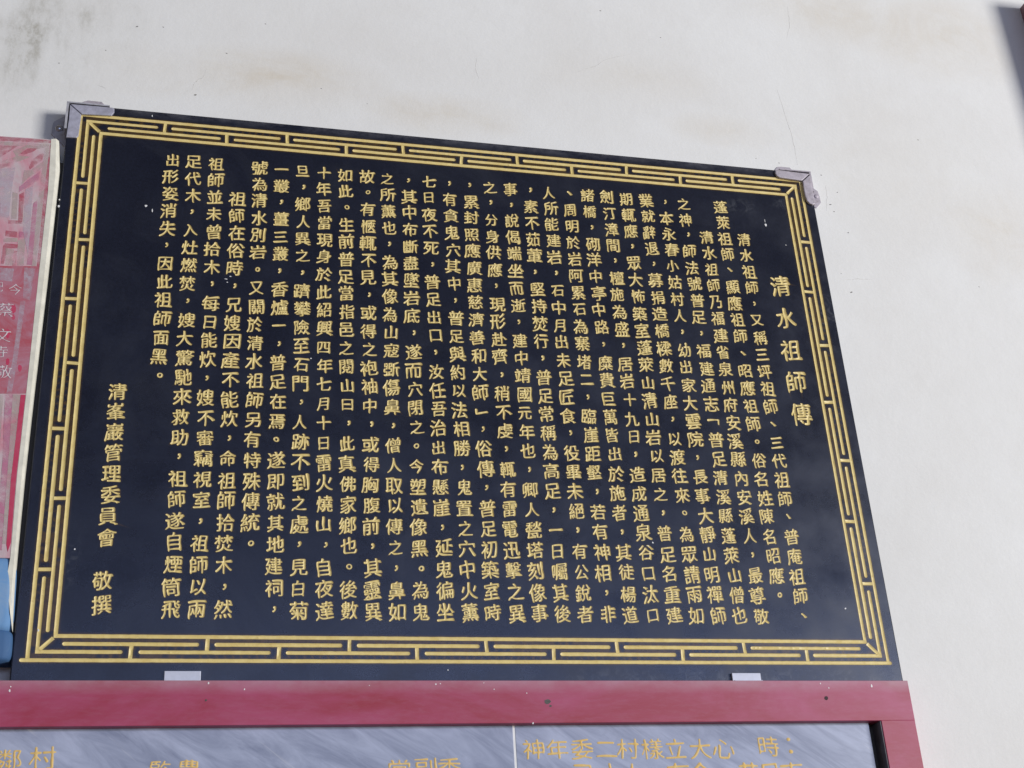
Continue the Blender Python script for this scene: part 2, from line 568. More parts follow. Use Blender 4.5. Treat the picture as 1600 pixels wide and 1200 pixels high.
def brush(ch, weight=0.011, slant=0.11, style='kai'):
    """turn the printed outline into a hand-cut brush letter: pressed and tapered stroke ends, rising horizontals"""
    cs = [c.copy() for c in raw_glyph(ch)]
    if not cs:
        return []
    big = max(cs, key=lambda c: abs(sarea(c)))
    sgn = 1 if sarea(big) > 0 else -1
    res = []
    phs = rng.uniform(0, 6.28, 8)
    for P in cs:
        if sgn < 0:
            P = P[::-1].copy()                      # now outer contours run anticlockwise
        n = len(P)
        Q = P.copy()
        if style == 'kai' and n >= 4:
            for i in range(n):
                a, b, c, d = P[i - 1], P[i], P[(i + 1) % n], P[(i + 2) % n]
                e = c - b
                L = np.linalg.norm(e)
                if not (0.045 < L < 0.12):
                    continue
                u0, u1 = b - a, d - c
                if np.linalg.norm(u0) < 0.03 or np.linalg.norm(u1) < 0.03:
                    continue
                t0 = np.cross(u0, e) / (np.linalg.norm(u0) * L)
                t1 = np.cross(e, u1) / (np.linalg.norm(u1) * L)
                if t0 < 0.6 or t1 < 0.6:
                    continue
                nrm = np.array([e[1], -e[0]]) / L    # outward: the way the stroke ends
                ib, ic = i, (i + 1) % n
                mid = (b + c) / 2
                if nrm[0] > 0.85:                   # right end of a horizontal: pressed down
                    Q[ib] += (0.040, -0.032)
                    Q[ic] += (-0.020, 0.020)
                elif nrm[0] < -0.85:                # left start of a horizontal
                    Q[ib] += (-0.016, 0.024)
                    Q[ic] += (0.024, -0.006)
                elif nrm[1] > 0.8:                  # top of a vertical: slanted entry
                    Q[ib] += (0.014, -0.022)
                    Q[ic] += (-0.034, 0.020)
                elif nrm[1] < -0.8:                 # foot of a vertical: drawn out
                    Q[ib] += (0.020, 0.004)
                    Q[ic] += (-0.004, -0.034)
                elif nrm[0] < 0 and nrm[1] < 0:     # left falling stroke: tapers away
                    Q[ib] = mid + (b - mid) * 0.15 + nrm * 0.045
                    Q[ic] = mid + (c - mid) * 0.15 + nrm * 0.045
                elif nrm[0] > 0 and nrm[1] < 0:     # right falling stroke: broad foot
                    Q[ib] += nrm * 0.01 + (-0.045, -0.026)
                    Q[ic] += nrm * 0.065 + (0.03, 0.006)
                else:
                    Q[ib] += nrm * 0.012
                    Q[ic] += nrm * 0.012
        # dense sampling
        D = []
        for i in range(n):
            a, b = Q[i], Q[(i + 1) % n]
            k = max(1, int(np.linalg.norm(b - a) / 0.042))
            for j in range(k):
                D.append(a + (b - a) * j / k)
        D = np.array(D)
        # weight: outward shift, uneven along the stroke
        e = np.roll(D, -1, 0) - np.roll(D, 1, 0)
        e /= np.linalg.norm(e, axis=1, keepdims=True) + 1e-9
        nr = np.stack([e[:, 1], -e[:, 0]], 1)
        x, y = D[:, 0], D[:, 1]
        mod = 0.6 * np.sin(7 * x + 5 * y + phs[0]) + 0.4 * np.sin(11 * y - 6 * x + phs[1])
        wgt = weight + 0.012 * mod + (0.013 * np.abs(nr[:, 0]) - 0.006 * np.abs(nr[:, 1]) if style == 'kai' else 0)
        D = D + nr * wgt[:, None]
        # soften the corners like a chisel-cut groove
        D = 0.5 * D + 0.25 * (np.roll(D, 1, 0) + np.roll(D, -1, 0))
        x, y = D[:, 0].copy(), D[:, 1].copy()
        D[:, 0] = x + 0.016 * np.sin(4.5 * y + phs[2]) + 0.008 * np.sin(9 * y + phs[3])
        D[:, 1] = y + slant * (x - 0.5) + 0.014 * np.sin(4.2 * x + phs[4]) - 0.06 * (x - 0.5) ** 2
        res.append(D)
    return res


PUNCT = {'，': 0.9, '。': 0.9, '、': 0.95}
SMALL = set('口日曰旦石山一二三人小之七十四又今以入此白月公分元出')


def glyph_at(ch, cx, cz, em, sx=1.0, sz=1.0, rot=0.0, weight=0.011, slant=0.11, style='kai'):
    """outlines of ch in metres on the plaque plane, centred on (cx, cz)"""
    k = PUNCT.get(ch, 1.0)
    cs = brush(ch, weight + (0.004 if ch in PUNCT else 0), slant if ch not in PUNCT else 0.0, style)
    if not cs:
        return []
    if ch in PUNCT or ch in '﹁﹂：':
        A = np.concatenate(cs)
        o = (A.min(0) + A.max(0)) / 2
    else:
        o = np.array([0.5, 0.38])
    ca, sa = math.cos(rot), math.sin(rot)
    out = []
    for c in cs:
        u = (c - o) * em * k * (sx, sz)
        out.append(np.stack([cx + u[:, 0] * ca - u[:, 1] * sa, cz + u[:, 0] * sa + u[:, 1] * ca], 1))
    return out


def winding(pts, contours):
    wn = np.zeros(len(pts), int)
    for P in contours:
        a, b = P, np.roll(P, -1, 0)
        py = pts[:, 1][:, None]
        px = pts[:, 0][:, None]
        up = (a[:, 1][None] <= py) & (b[:, 1][None] > py)
        dn = (a[:, 1][None] > py) & (b[:, 1][None] <= py)
        cr = (b[:, 0] - a[:, 0])[None] * (py - a[:, 1][None]) - (px - a[:, 0][None]) * (b[:, 1] - a[:, 1])[None]
        wn += (up & (cr > 0)).sum(1) - (dn & (cr < 0)).sum(1)
    return wn


def edge_dist(pts, contours):
    best = np.full(len(pts), 1e9)
    for P in contours:
        a, b = P, np.roll(P, -1, 0)
        ab = b - a
        L = (ab ** 2).sum(1) + 1e-15
        ap = pts[:, None, :] - a[None]
        t = np.clip((ap * ab[None]).sum(2) / L, 0, 1)
        d = ap - t[..., None] * ab[None]
        best = np.minimum(best, np.sqrt((d ** 2).sum(2)).min(1))
    return best


def core_points(contours, half):
    """points along the middle of each stroke, where the groove is deepest"""
    cand = []
    for P in contours:
        e = np.roll(P, -1, 0) - np.roll(P, 1, 0)
        e /= np.linalg.norm(e, axis=1, keepdims=True) + 1e-12
        nr = np.stack([-e[:, 1], e[:, 0]], 1)
        cand.append(P + nr * half)
    A = np.concatenate(cand)
    A = A[winding(A, contours) != 0]
    if len(A) == 0:
        return A
    A = A[edge_dist(A, contours) > half * 0.7]
    keep, seen = [], set()
    for p in A:
        k = (int(p[0] / (half * 1.1)), int(p[1] / (half * 1.1)))
        if k not in seen:
            seen.add(k)
            keep.append(p)
    return np.array(keep) if keep else np.zeros((0, 2))


class Acc:
    def __init__(self):
        self.v, self.f, self.a = [], [], []

    def add(self, v, f, a=None):
        o = len(self.v)
        self.v.extend(v)
        self.a.extend(a if a is not None else [0.0] * len(v))
        self.f.extend([tuple(i + o for i in t) for t in f])


def cut(outer, contours, half, face_acc, groove_acc, slope=0.8, y0=0.0):
    """triangulate outer rectangle with the letter cut into it: the flat goes to face_acc, the groove to groove_acc"""
    core = core_points(contours, half) if contours else np.zeros((0, 2))
    pts, edges = [], []
    if outer is not None:
        n = len(outer)
        pts += [tuple(p) for p in outer]
        edges += [(i, (i + 1) % n) for i in range(n)]
    for P in contours:
        o = len(pts)
        pts += [tuple(p) for p in P]
        edges += [(o + i, o + (i + 1) % len(P)) for i in range(len(P))]
    n_con = len(pts)
    pts += [tuple(p) for p in core]
    if outer is not None and contours:
        # ring of clean stone just outside the strokes
        far = []
        for P in contours:
            e = np.roll(P, -1, 0) - np.roll(P, 1, 0)
            e /= np.linalg.norm(e, axis=1, keepdims=True) + 1e-12
            far.append((P + np.stack([e[:, 1], -e[:, 0]], 1) * 0.0017)[::2])
        A = np.concatenate(far)
        (ax, az), (bx, bz) = outer[0], outer[2]
        A = A[(A[:, 0] > ax + 1e-4) & (A[:, 0] < bx - 1e-4) & (A[:, 1] > az + 1e-4) & (A[:, 1] < bz - 1e-4)]
        if len(A):
            A = A[(winding(A, contours) == 0) & (edge_dist(A, contours) > 0.0014)]
        pts += [tuple(p) for p in A]
    r = delaunay_2d_cdt([Vector(p) for p in pts], edges, [], 0, 1e-7)
    on = np.array([1.0 if any(4 <= k < n_con for k in ov) or len(ov) == 0 else 0.0 for ov in r[3]])
    vs = np.array([tuple(p) for p in r[0]])
    tri = np.array([tuple(f) for f in r[2]])
    if len(tri) == 0:
        return
    cen = vs[tri].mean(1)
    ins = winding(cen, contours) != 0 if contours else np.zeros(len(tri), bool)
    for acc, sel, deep in ((face_acc, ~ins, False), (groove_acc, ins, True)):
        if acc is None or not sel.any():
            continue
        T = tri[sel]
        used, inv = np.unique(T, return_inverse=True)
        P = vs[used]
        if deep:
            dd = edge_dist(P, contours)
            dd[dd < 1e-5] = 0
            y = y0 + np.minimum(dd, half * 1.3) * slope
        else:
            y = np.full(len(P), y0)
        acc.add([(p[0], yy, p[1]) for p, yy in zip(P, y)], inv.reshape(-1, 3).tolist(), None if deep else on[used].tolist())


# ------------------------------------------------------------------ the plaque
SX, SZ0, SZ1 = 1.2, -0.006, 0.867
plaque = thing('stone_plaque', 'black granite plaque with gilded carved vertical Chinese inscription and key-pattern border', 'plaque', (0.6, 0.015, SZ0))
COLS = [
    '　　清水祖師，又稱三坪祖師、三代祖師、普庵祖師、',
    '蓬萊祖師、顯應祖師、昭應祖師。俗名姓陳名昭應。',
    '　　清水祖師乃福建省泉州府安溪縣內安溪人，最尊敬',
    '之神，師法號普足，福建通志﹁普足清溪縣蓬萊山僧也',
    '，本永春小姑村人，幼出家大雲院，長事大靜山明禪師',
    '業就辭退，募捐造橋樑數千座，以渡往來。為眾請雨如',
    '期輒應，眾大怖築室蓬萊山清山岩以居之，普足名重建',
    '劍汀漳間，檀施為盛，居岩十九日，造成通泉谷口汰口',
    '諸橋，砌洋中亭中路，糜費巨萬皆出於施者，其徒楊道',
    '、周明於岩阿累石為寨堵二，臨崖距壑，若有神相，非',
    '人所能建岩，石中月出未足匠食，役畢未絕，有公銳者',
    '，素不茹葷，堅持焚行，普足常稱為高足，一日囑其後',
    '事，說偈端坐而逝，建中靖國元年也，卿人甃塔刻像事',
    '之，分身供應，現形赴齊，稍不虔，輒有雷電迅擊之異',
    '，累封照應廣惠慈濟善和大師﹂，俗傳，普足初築室時',
    '，有貪鬼穴其中，普足與約以法相勝，鬼置之穴中火薰',
    '七日夜不死，普足出口，汝任吾治出布懸崖，延鬼徧坐',
    '，其中布斷盡墜岩底，遂而穴閉之。今塑遺像黑。為鬼',
    '之所薰也，為其像為山寇斲傷鼻，僧人取以傳之，鼻如',
    '故。有愜輒不見，或得之袍袖中，或得胸腹前，其靈異',
    '如此。生前普足當指邑之閱山曰，此真佛家鄉也。後數',
    '十年吾當現身於此紹興四年七月十日雷火燒山，自夜達',
    '旦，鄉人異之，躋攀險至石門，人跡不到之處，見白菊',
    '一叢，薑三叢，香爐一，普足在焉。遂即就其地建祠，',
    '號為清水別岩。又關於清水祖師另有特殊傳統。',
    '　　祖師在俗時，兄嫂因產不能炊，命祖師拾焚木，然',
    '祖師並未曾拾木，每日能炊，嫂不審竊視室，祖師以兩',
    '足代木，入灶燃焚，嫂大驚馳來救助，祖師遂自煙筒飛',
    '出形姿消失，因此祖師面黑。',
]
PX, PZ, ROWS = 0.03243, 0.0301, 24
XC1, ZR1 = 0.8993 + 5 * 0.03243, 0.781
GX1 = XC1 + PX / 2
GX0 = GX1 - PX * len(COLS)
GZ1 = ZR1 + PZ / 2
GZ0 = GZ1 - PZ * ROWS
EM = 0.0272
HALF = EM * 0.047
face = Acc()
for c, text in enumerate(COLS):
    gx1 = GX1 - c * PX
    gx0 = gx1 - PX
    col = Acc()
    for r in range(ROWS):
        ch = text[r] if r < len(text) else '　'
        gz1 = GZ1 - r * PZ
        gz0 = gz1 - PZ
        box = rect(gx0, gz0, gx1, gz1)
        cs = []
        if ch != '　':
            jx, jz = rng.normal(0, 0.0006), rng.normal(0, 0.0005)
            s = rng.uniform(0.95, 1.05) * (0.90 if ch in SMALL else 1.0)
            if ch in PUNCT:
                jx += 0.001
                jz += 0.001
            cs = glyph_at(ch, (gx0 + gx1) / 2 + jx, (gz0 + gz1) / 2 + jz, EM * s, rng.uniform(0.86, 0.95), rng.uniform(0.93, 1.0), rot=rng.normal(0, 0.028))
            m = 0.0002
            cs = [np.stack([np.clip(P[:, 0], gx0 + m, gx1 - m), np.clip(P[:, 1], gz0 + m, gz1 - m)], 1) for P in cs]
        cut(box, cs, HALF, face, col)
    link('inscription_column', col.v, col.f, M['gold'], plaque, smooth=True)

# title, signature and border share the rest of the face
rest = []                                            # (contours, half, name)
titles = []
for ch, z in zip('清水祖師傳', (0.638, 0.5785, 0.5215, 0.465, 0.4095)):
    titles.append(Acc())
    rest.append((glyph_at(ch, 1.1115 + rng.normal(0, .0008), z, 0.0400, 0.90, 1.0, rot=rng.normal(0, .015), weight=0.010), 0.0415 * .045, titles[-1]))
sign, sign2 = Acc(), Acc()
for ch, z in zip('清峯巖管理委員會敬撰', (.3928, .3628, .3326, .3026, .2726, .2428, .2130, .1835, .1252, .0935)):
    rest.append((glyph_at(ch, 0.1005 + rng.normal(0, .0006), z, EM * 1.0, 0.93, 0.98, rot=rng.normal(0, .03)), HALF, sign if z > .15 else sign2))

O1, O2, O3, O4 = 0.0185, 0.0291, 0.0392, 0.0491
GW = 0.0024                                          # half width of the border groove


def stadium(p, q, wd, k=5, cap0=True, cap1=True):
    """groove outline from p to q, round-nosed where it ends freely, square where it butts another groove"""
    p, q = np.array(p, float), np.array(q, float)
    d = (q - p) / np.linalg.norm(q - p)
    n = np.array([-d[1], d[0]])
    out = []
    if cap1:
        for j in range(k + 1):
            a = -math.pi / 2 + math.pi * j / k
            out.append(q + wd * (d * math.cos(a) + n * math.sin(a)))
    else:
        out += [q - n * wd, q + n * wd]
    if cap0:
        for j in range(k + 1):
            a = math.pi / 2 + math.pi * j / k
            out.append(p + wd * (d * math.cos(a) + n * math.sin(a)))
    else:
        out += [p + n * wd, p - n * wd]
    # cut by hand: the edges wander a little
    P = []
    for i in range(len(out)):
        a, b = out[i], out[(i + 1) % len(out)]
        kk = max(1, int(np.linalg.norm(b - a) / 0.005))
        for j in range(kk):
            pt = a + (b - a) * j / kk
            P.append(pt + (rng.normal(0, 0.00007, 2) if 0 < j else 0))
    return np.array(P)


def zz(o, top):
    return SZ1 - o if top else o + 0.0035


strokes = []
TOPX = [.1400, .2328, .3225, .4140, .5030, .5965, .6880, .7785, .8722, .9640, 1.0575]
SIDZ = [.7266, .6302, .5332, .4330, .3345, .2360, .1391]
GAP = 0.0120
g = GW
L_, R_ = lambda o: o, lambda o: SX - o
B_, T_ = lambda o: zz(o, False), lambda o: zz(o, True)
# outer and inner continuous lines, butted at the corners
for o in (O1, O4):
    ov = 0.007 if o == O1 else g
    strokes.append(((L_(o) - g, T_(o)), (R_(o) + g, T_(o)), False, False))
    strokes.append(((L_(o) - ov, B_(o)), (R_(o) + (0.003 if o == O1 else g), B_(o)), o == O1, o == O1))
    strokes.append(((L_(o), B_(o) + g), (L_(o), T_(o) - g), False, False))
    strokes.append(((R_(o), B_(o) + g), (R_(o), T_(o) - g), False, False))
# the two broken middle lines with their bars
for top in (True, False):
    y2, y3, y1, y4 = (f(o) for o, f in zip((O2, O3, O1, O4), (T_ if top else B_,) * 4))
    cuts = [x for i, x in enumerate(TOPX) if i % 2 == 0]
    xs = [L_(O2) - g] + [v for x in cuts for v in (x - GAP, x + GAP)] + [R_(O2) + g]
    for i in range(0, len(xs), 2):
        strokes.append(((xs[i], y2), (xs[i + 1], y2), i > 0, i + 2 < len(xs)))
    cuts = [x for i, x in enumerate(TOPX) if i % 2 == 1]
    xs = [L_(O4) + 0.011] + [v for x in cuts for v in (x - GAP, x + GAP)] + [R_(O4) - 0.011]
    for i in range(0, len(xs), 2):
        strokes.append(((xs[i], y3), (xs[i + 1], y3), True, True))
    s = -1 if top else 1
    for i, x in enumerate(TOPX):
        a, b = (y1, y3) if i % 2 == 0 else (y2, y4)
        strokes.append(((x + rng.normal(0, .0006), a + s * g), (x + rng.normal(0, .0006), b - s * g), False, False))
for left in (True, False):
    fx = L_ if left else R_
    x1, x2, x3, x4 = (fx(o) for o in (O1, O2, O3, O4))
    cuts = [z for i, z in enumerate(SIDZ) if i % 2 == 0]
    zs = [T_(O2) - g] + [v for z in cuts for v in (z + GAP, z - GAP)] + [B_(O2) + g]
    for i in range(0, len(zs), 2):
        strokes.append(((x2, zs[i]), (x2, zs[i + 1]), i > 0, i + 2 < len(zs)))
    cuts = [z for i, z in enumerate(SIDZ) if i % 2 == 1]
    zs = [T_(O4) - 0.011 + 0.004] + [v for z in cuts for v in (z + GAP, z - GAP)] + [B_(O4) + 0.007]
    for i in range(0, len(zs), 2):
        strokes.append(((x3, zs[i]), (x3, zs[i + 1]), True, True))
    s = 1 if left else -1
    for i, z in enumerate(SIDZ):
        a, b = (x1, x3) if i % 2 == 0 else (x2, x4)
        strokes.append(((a + s * g, z + rng.normal(0, .0006)), (b - s * g, z + rng.normal(0, .0006)), False, False))
    for top in (True, False):
        fz = T_ if top else B_
        a, b = np.array([fx(O2), fz(O2)]), np.array([fx(O4), fz(O4)])
        d = (b - a) / np.linalg.norm(b - a)
        strokes.append((tuple(a + d * g * 1.45), tuple(b - d * g * 1.45), False, False))
border = [stadium(p, q, GW * rng.uniform(.93, 1.07), 6, c0, c1) for p, q, c0, c1 in strokes]

CH = 0.0018                                          # arris of the slab
outer = [(CH, SZ0 + CH), (SX - CH, SZ0 + CH), (SX - CH, SZ1 - CH), (CH, SZ1 - CH)]
pts, edges = [], []


def ring(P):
    o = len(pts)
    pts.extend([tuple(p) for p in P])
    edges.extend([(o + i, o + (i + 1) % len(P)) for i in range(len(P))])


ring(outer)
grid = [(GX0 + PX * i, GZ0) for i in range(len(COLS))] + [(GX1, GZ0 + PZ * i) for i in range(ROWS)] + \
       [(GX1 - PX * i, GZ1) for i in range(len(COLS))] + [(GX0, GZ1 - PZ * i) for i in range(ROWS)]
ring(grid)
n0 = len(pts)
for P in border:
    ring(P)
for cs, h, acc in rest:
    for P in cs:
        ring(P)
n1 = len(pts)
allp = np.array(pts[n0:n1])
far = []
for P, dd in [(P, 0.0034) for P in border] + [(P, 0.0018) for cs, h, a in rest for P in cs]:
    e = np.roll(P, -1, 0) - np.roll(P, 1, 0)
    e /= np.linalg.norm(e, axis=1, keepdims=True) + 1e-12
    A = (P + np.stack([e[:, 1], -e[:, 0]], 1) * dd)[::2]
    ok = (A[:, 0] > 0.003) & (A[:, 0] < SX - 0.003) & (A[:, 1] > SZ0 + 0.003) & (A[:, 1] < SZ1 - 0.003)
    ok &= ~((A[:, 0] > GX0 - 0.001) & (A[:, 0] < GX1 + 0.001) & (A[:, 1] > GZ0 - 0.001) & (A[:, 1] < GZ1 + 0.001))
    A = A[ok]
    if len(A):
        dmin = np.sqrt(((A[:, None, :] - allp[None]) ** 2).sum(2).min(1))
        far += [tuple(p) for p in A[dmin > dd * 0.8]]
pts.extend(far)
r = delaunay_2d_cdt([Vector(p) for p in pts], edges, [], 0, 1e-7)
vs = np.array([tuple(p) for p in r[0]])
tri = np.array([tuple(f) for f in r[2]])
cen = vs[tri].mean(1)
keep = np.ones(len(tri), bool)
keep &= ~((cen[:, 0] > GX0) & (cen[:, 0] < GX1) & (cen[:, 1] > GZ0) & (cen[:, 1] < GZ1))
for cs in [[P] for P in border] + [c for c, h, a in rest]:
    A = np.concatenate(cs)
    bb = np.where((cen[:, 0] > A[:, 0].min()) & (cen[:, 0] < A[:, 0].max()) & (cen[:, 1] > A[:, 1].min()) & (cen[:, 1] < A[:, 1].max()))[0]
    if len(bb):
        keep[bb[winding(cen[bb], cs) != 0]] = False
on = [1.0 if len(ov) == 0 or any(n0 <= k < n1 for k in ov) else 0.0 for ov in r[3]]
face.add([(p[0], 0.0, p[1]) for p in vs], tri[keep].tolist(), on)
# arris, sides and back of the slab
rings = [(rect(CH, SZ0 + CH, SX - CH, SZ1 - CH), 0.0), (rect(0.0005, SZ0 + 0.0005, SX - 0.0005, SZ1 - 0.0005), 0.0005),
         (rect(0, SZ0, SX, SZ1), CH), (rect(0, SZ0, SX, SZ1), 0.0292)]
v = [(x, y, z) for P, y in rings for x, z in P]
f = []
for k in range(3):
    for i in range(4):
        j = (i + 1) % 4
        f.append((k * 4 + i, (k + 1) * 4 + i, (k + 1) * 4 + j, k * 4 + j))
f.append((15, 14, 13, 12))
face.add(v, f)
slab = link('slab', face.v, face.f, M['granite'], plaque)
at_ = slab.data.attributes.new('gilt', 'FLOAT', 'POINT')
at_.data.foreach_set('value', face.a)
for P in border:
    a = Acc()
    c0 = core_points([P], GW * 0.9)
    cut(None, [P], GW * 0.9, None, a, 0.55)
    link('border_stroke', a.v, a.f, M['gold'], plaque, smooth=True)
for cs, h, acc in rest:
    cut(None, cs, h, None, acc)
for a in titles:
    link('title_character', a.v, a.f, M['gold'], plaque, smooth=True)
for a in (sign, sign2):
    link('signature_column', a.v, a.f, M['gold'], plaque, smooth=True)
# flecks of white paint splashed on the stone
for (px, py, s, sx, sz) in ((1196.5, 352, 1.7, .8, 1.3), (1195, 345, .9, .35, 3.2), (228, 322, 1.5, 1, 1), (238, 329, 1.0, .6, 2.2),
                            (92, 322, 1.4, .8, 1), (93, 312, .9, .8, 1), (1321, 951, .9, 1, 1), (486, 560, .8, 1, 1), (1228, 383, .6, 1, 1),
                            (360, 432, .8, 1.6, .7), (353, 436, .9, 1.8, .6), (355, 441, .7, 1, 1), (1020, 848, .8, 1, 1.4), (1013, 853, .6, 1, 1),
                            (60, 985, .9, .8, 1.5), (117, 858, .8, 1, 1.3), (238, 181, .9, .6, 1.8), (700, 1047, .6, 1, 1)):
    x, z = at(px, py)
    blotch('paint_fleck', x, z, 0.0014 * s, 0.0, M['fleck'], plaque, sx, sz, t=0.0003)
adopt(plaque)


# ------------------------------------------------------------------ corner brackets
def px_poly(pts, y):
    return [at(a, b, y) for a, b in pts]


def dome(name, x, z, r, h, y, mat, parent, n=14):
    V, Fc = [(x, y - h, z)], []
    for k in range(1, 5):
        t = k / 4 * math.pi / 2
        for i in range(n):
            a = 2 * math.pi * i / n
            V.append((x + r * math.sin(t) * math.cos(a), y - h * math.cos(t), z + r * math.sin(t) * math.sin(a)))
    for i in range(n):
        Fc.append((0, 1 + i, 1 + (i + 1) % n))
    for k in range(3):
        for i in range(n):
            a = 1 + k * n + i
            b = 1 + k * n + (i + 1) % n
            Fc.append((a, a + n, b + n, b))
    return link(name, V, Fc, mat, parent, smooth=True)


YL = -0.0026          # face of the lip lying on the stone
YW = Y_WALL - 0.0022  # face of the lugs lying on the wall


def box(name, x0, x1, y0, y1, z0, z1, mat, parent, bev=0.0):
    v, f = poly_prism(rect(x0, z0, x1, z1), y0, y1, bev)
    return link(name, v, f, mat, parent)


tl = thing('corner_bracket', 'lilac-grey metal corner bracket with screwed side lug, beside the pink painted panel', 'bracket', (0.0, Y_WALL, SZ1), 'brackets on the upper corners of the plaque')
for pts in (((110.5, 162.5), (176, 168), (178.6, 169.5), (178.6, 175), (174, 180.3), (128, 178)),
            ((109.5, 163.5), (127, 178.8), (122.5, 212), (119, 214.8), (103.5, 214), (106, 196), (107.6, 186))):
    v, f = poly_prism(px_poly(pts, YL), YL, -0.0001, 0.0006)
    link('front_lip', v, f, M['steel'], tl)
box('side_flange', -0.0035, -0.0002, YL + 0.0006, YW + 0.001, 0.820, 0.8675, M['steel_dark'], tl)
box('side_flange', -0.0035, 0.058, YL + 0.0006, YW + 0.001, 0.8672, 0.8695, M['steel_dark'], tl)
v, f = poly_prism(px_poly(((112, 176), (106, 178.5), (84, 190), (82, 196), (80.5, 209), (101, 229), (104, 227.5), (112, 215)), YW), YW, Y_WALL + 0.001, 0.0004)
lug = link('lug', v, f, M['steel_dark'], tl)
x, z = at(92.5, 200.5, YW)
sc = dome('screw', x, z, 0.0062, 0.0035, YW, M['bright'], lug)
v, f = poly_prism(px_poly(((122, 168), (131, 158.5), (137, 156.8), (159, 159), (167.5, 168)), YW), YW, Y_WALL + 0.001, 0.0004)
link('lug', v, f, M['mortar_metal'], tl)
adopt(tl)

tr = thing('corner_bracket', 'lime-spattered round-ended metal bracket on the plaque corner nearest the title', 'bracket', (SX, Y_WALL, SZ1), 'brackets on the upper corners of the plaque')
for pts in (((1211.5, 267), (1211.8, 271), (1214, 274.5), (1218.5, 277), (1253.3, 282), (1265, 271.3), (1240, 268.3), (1217, 265), (1213.5, 265.2)),
            ((1254.3, 282.6), (1256, 295), (1258.4, 307), (1261, 313), (1265, 317.5), (1270, 319.6), (1274, 318.5), (1271.5, 306), (1269, 292), (1266.2, 272.3))):
    v, f = poly_prism(px_poly(pts, -0.0042), -0.0042, -0.0001, 0.0014)
    link('front_lip', v, f, M['mortar_metal'], tr)
box('side_flange', SX + 0.0002, SX + 0.0032, YL + 0.0006, YW + 0.001, 0.829, 0.8675, M['mortar_metal'], tr)
box('side_flange', 1.146, SX + 0.0032, YL + 0.0006, YW + 0.001, 0.8672, 0.8695, M['mortar_metal'], tr)
v, f = poly_prism(px_poly(((1210, 272), (1211, 265), (1214.5, 260.6), (1220, 260.3), (1234, 261.8), (1240.5, 268), (1242, 274)), YW), YW, Y_WALL + 0.001, 0.0004)
link('lug', v, f, M['mortar_metal'], tr)
v, f = poly_prism(px_poly(((1262, 285), (1268.5, 292), (1278, 299), (1280.5, 306), (1283, 317), (1276, 325), (1266, 321)), YW), YW, Y_WALL + 0.001, 0.0004)
lug = link('lug', v, f, M['mortar_metal'], tr)
x, z = at(1275.5, 307, YW)
dome('screw', x, z, 0.0045, 0.0022, YW, M['mortar_metal'], lug)
adopt(tr)

# ------------------------------------------------------------------ the framed marble tablet below
YF = -0.012          # front of the red frame
YM = 0.002           # face of the marble
FZ1, FZB = -0.006, -0.0618
FX0, FX1, FXI = -0.42, 1.1995, 1.1478
ZB0, ZB1 = -0.62, -0.56
tablet = thing('framed_marble_tablet', 'blue-grey marble tablet with gilt lettering in a faded red wooden frame', 'tablet', (0.4, 0.0, ZB0))
b = 0.0007
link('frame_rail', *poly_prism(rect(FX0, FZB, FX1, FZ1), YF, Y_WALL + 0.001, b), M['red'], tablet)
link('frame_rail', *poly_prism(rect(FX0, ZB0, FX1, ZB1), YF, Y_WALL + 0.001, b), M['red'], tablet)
link('frame_stile', *poly_prism(rect(FXI, ZB1 + 0.0003, FX1 - 0.0001, FZB + 0.0004), YF + 0.0001, Y_WALL + 0.001, b), M['red'], tablet)
link('frame_stile', *poly_prism(rect(FX0 + 0.0004, ZB1 + 0.0003, FX0 + 0.052, FZB - 0.0003), YF + 0.0003, Y_WALL + 0.001, b), M['red'], tablet)
XJ = at(803.5, 1150, YM)[0]
pa = link('marble_panel', *poly_prism(rect(FX0 + 0.045, ZB1 - 0.004, XJ - 0.0014, FZB + 0.004), YM, Y_WALL, 0.0006), M['marble_a'], tablet)
pb = link('marble_panel', *poly_prism(rect(XJ + 0.0014, ZB1 - 0.004, FXI - 0.0125, FZB + 0.004), YM, Y_WALL, 0.0006), M['marble_b'], tablet)
link('grout_joint', *poly_prism(rect(XJ - 0.002, ZB1 - 0.003, XJ + 0.002, FZB + 0.003), YM + 0.0004, Y_WALL), M['fleck'], tablet)
link('rebate_shade_strip', *poly_prism(rect(FXI - 0.0125, ZB1 - 0.003, FXI + 0.003, FZB + 0.003), YM + 0.012, Y_WALL), M['dirt_and_shade'], tablet)  # dark strip standing in for the shade in the gap beside the marble
link('rebate_shade_lining', *poly_prism(rect(FXI - 0.0015, ZB1 + 0.001, FXI + 0.002, FZB - 0.0005), YF + 0.0012, Y_WALL), M['liner'], tablet)  # shade on the stile's inner face, put in as dark grey colour
for (px, py, r_, m) in ((1291, 1091.5, .0033, 'hole'), (856, 1096, .0042, 'dirt_and_shade'), (322, 1094, .0015, 'dirt_and_shade'), (860, 1103, .0018, 'dirt_and_shade')):
    x, z = at(px, py, YF)
    blotch('nail_hole', x, z, r_, YF, M[m], tablet, t=0.0002)
for (px, py, s) in ((823, 1083, .9), (772, 1077, .8), (681, 1069, 1.1), (688, 1068.5, .9), (756, 1067, .8), (577, 1071, .7), (326, 1067.5, 1.1), (382, 1077, .9),
                    (15, 1079, 1.2), (17, 1073, .9), (833, 1130, 1.3), (1362, 1072, 1.6), (1282, 1068, .8), (1295, 1075, .8), (1430, 1069, .8)):
    x, z = at(px, py, YF)
    if x < FX1 - 0.004:
        blotch('paint_fleck', x, z, 0.0009 * s, YF, M['fleck'], tablet, 1, random.choice((1, 1.6)), t=0.0003)


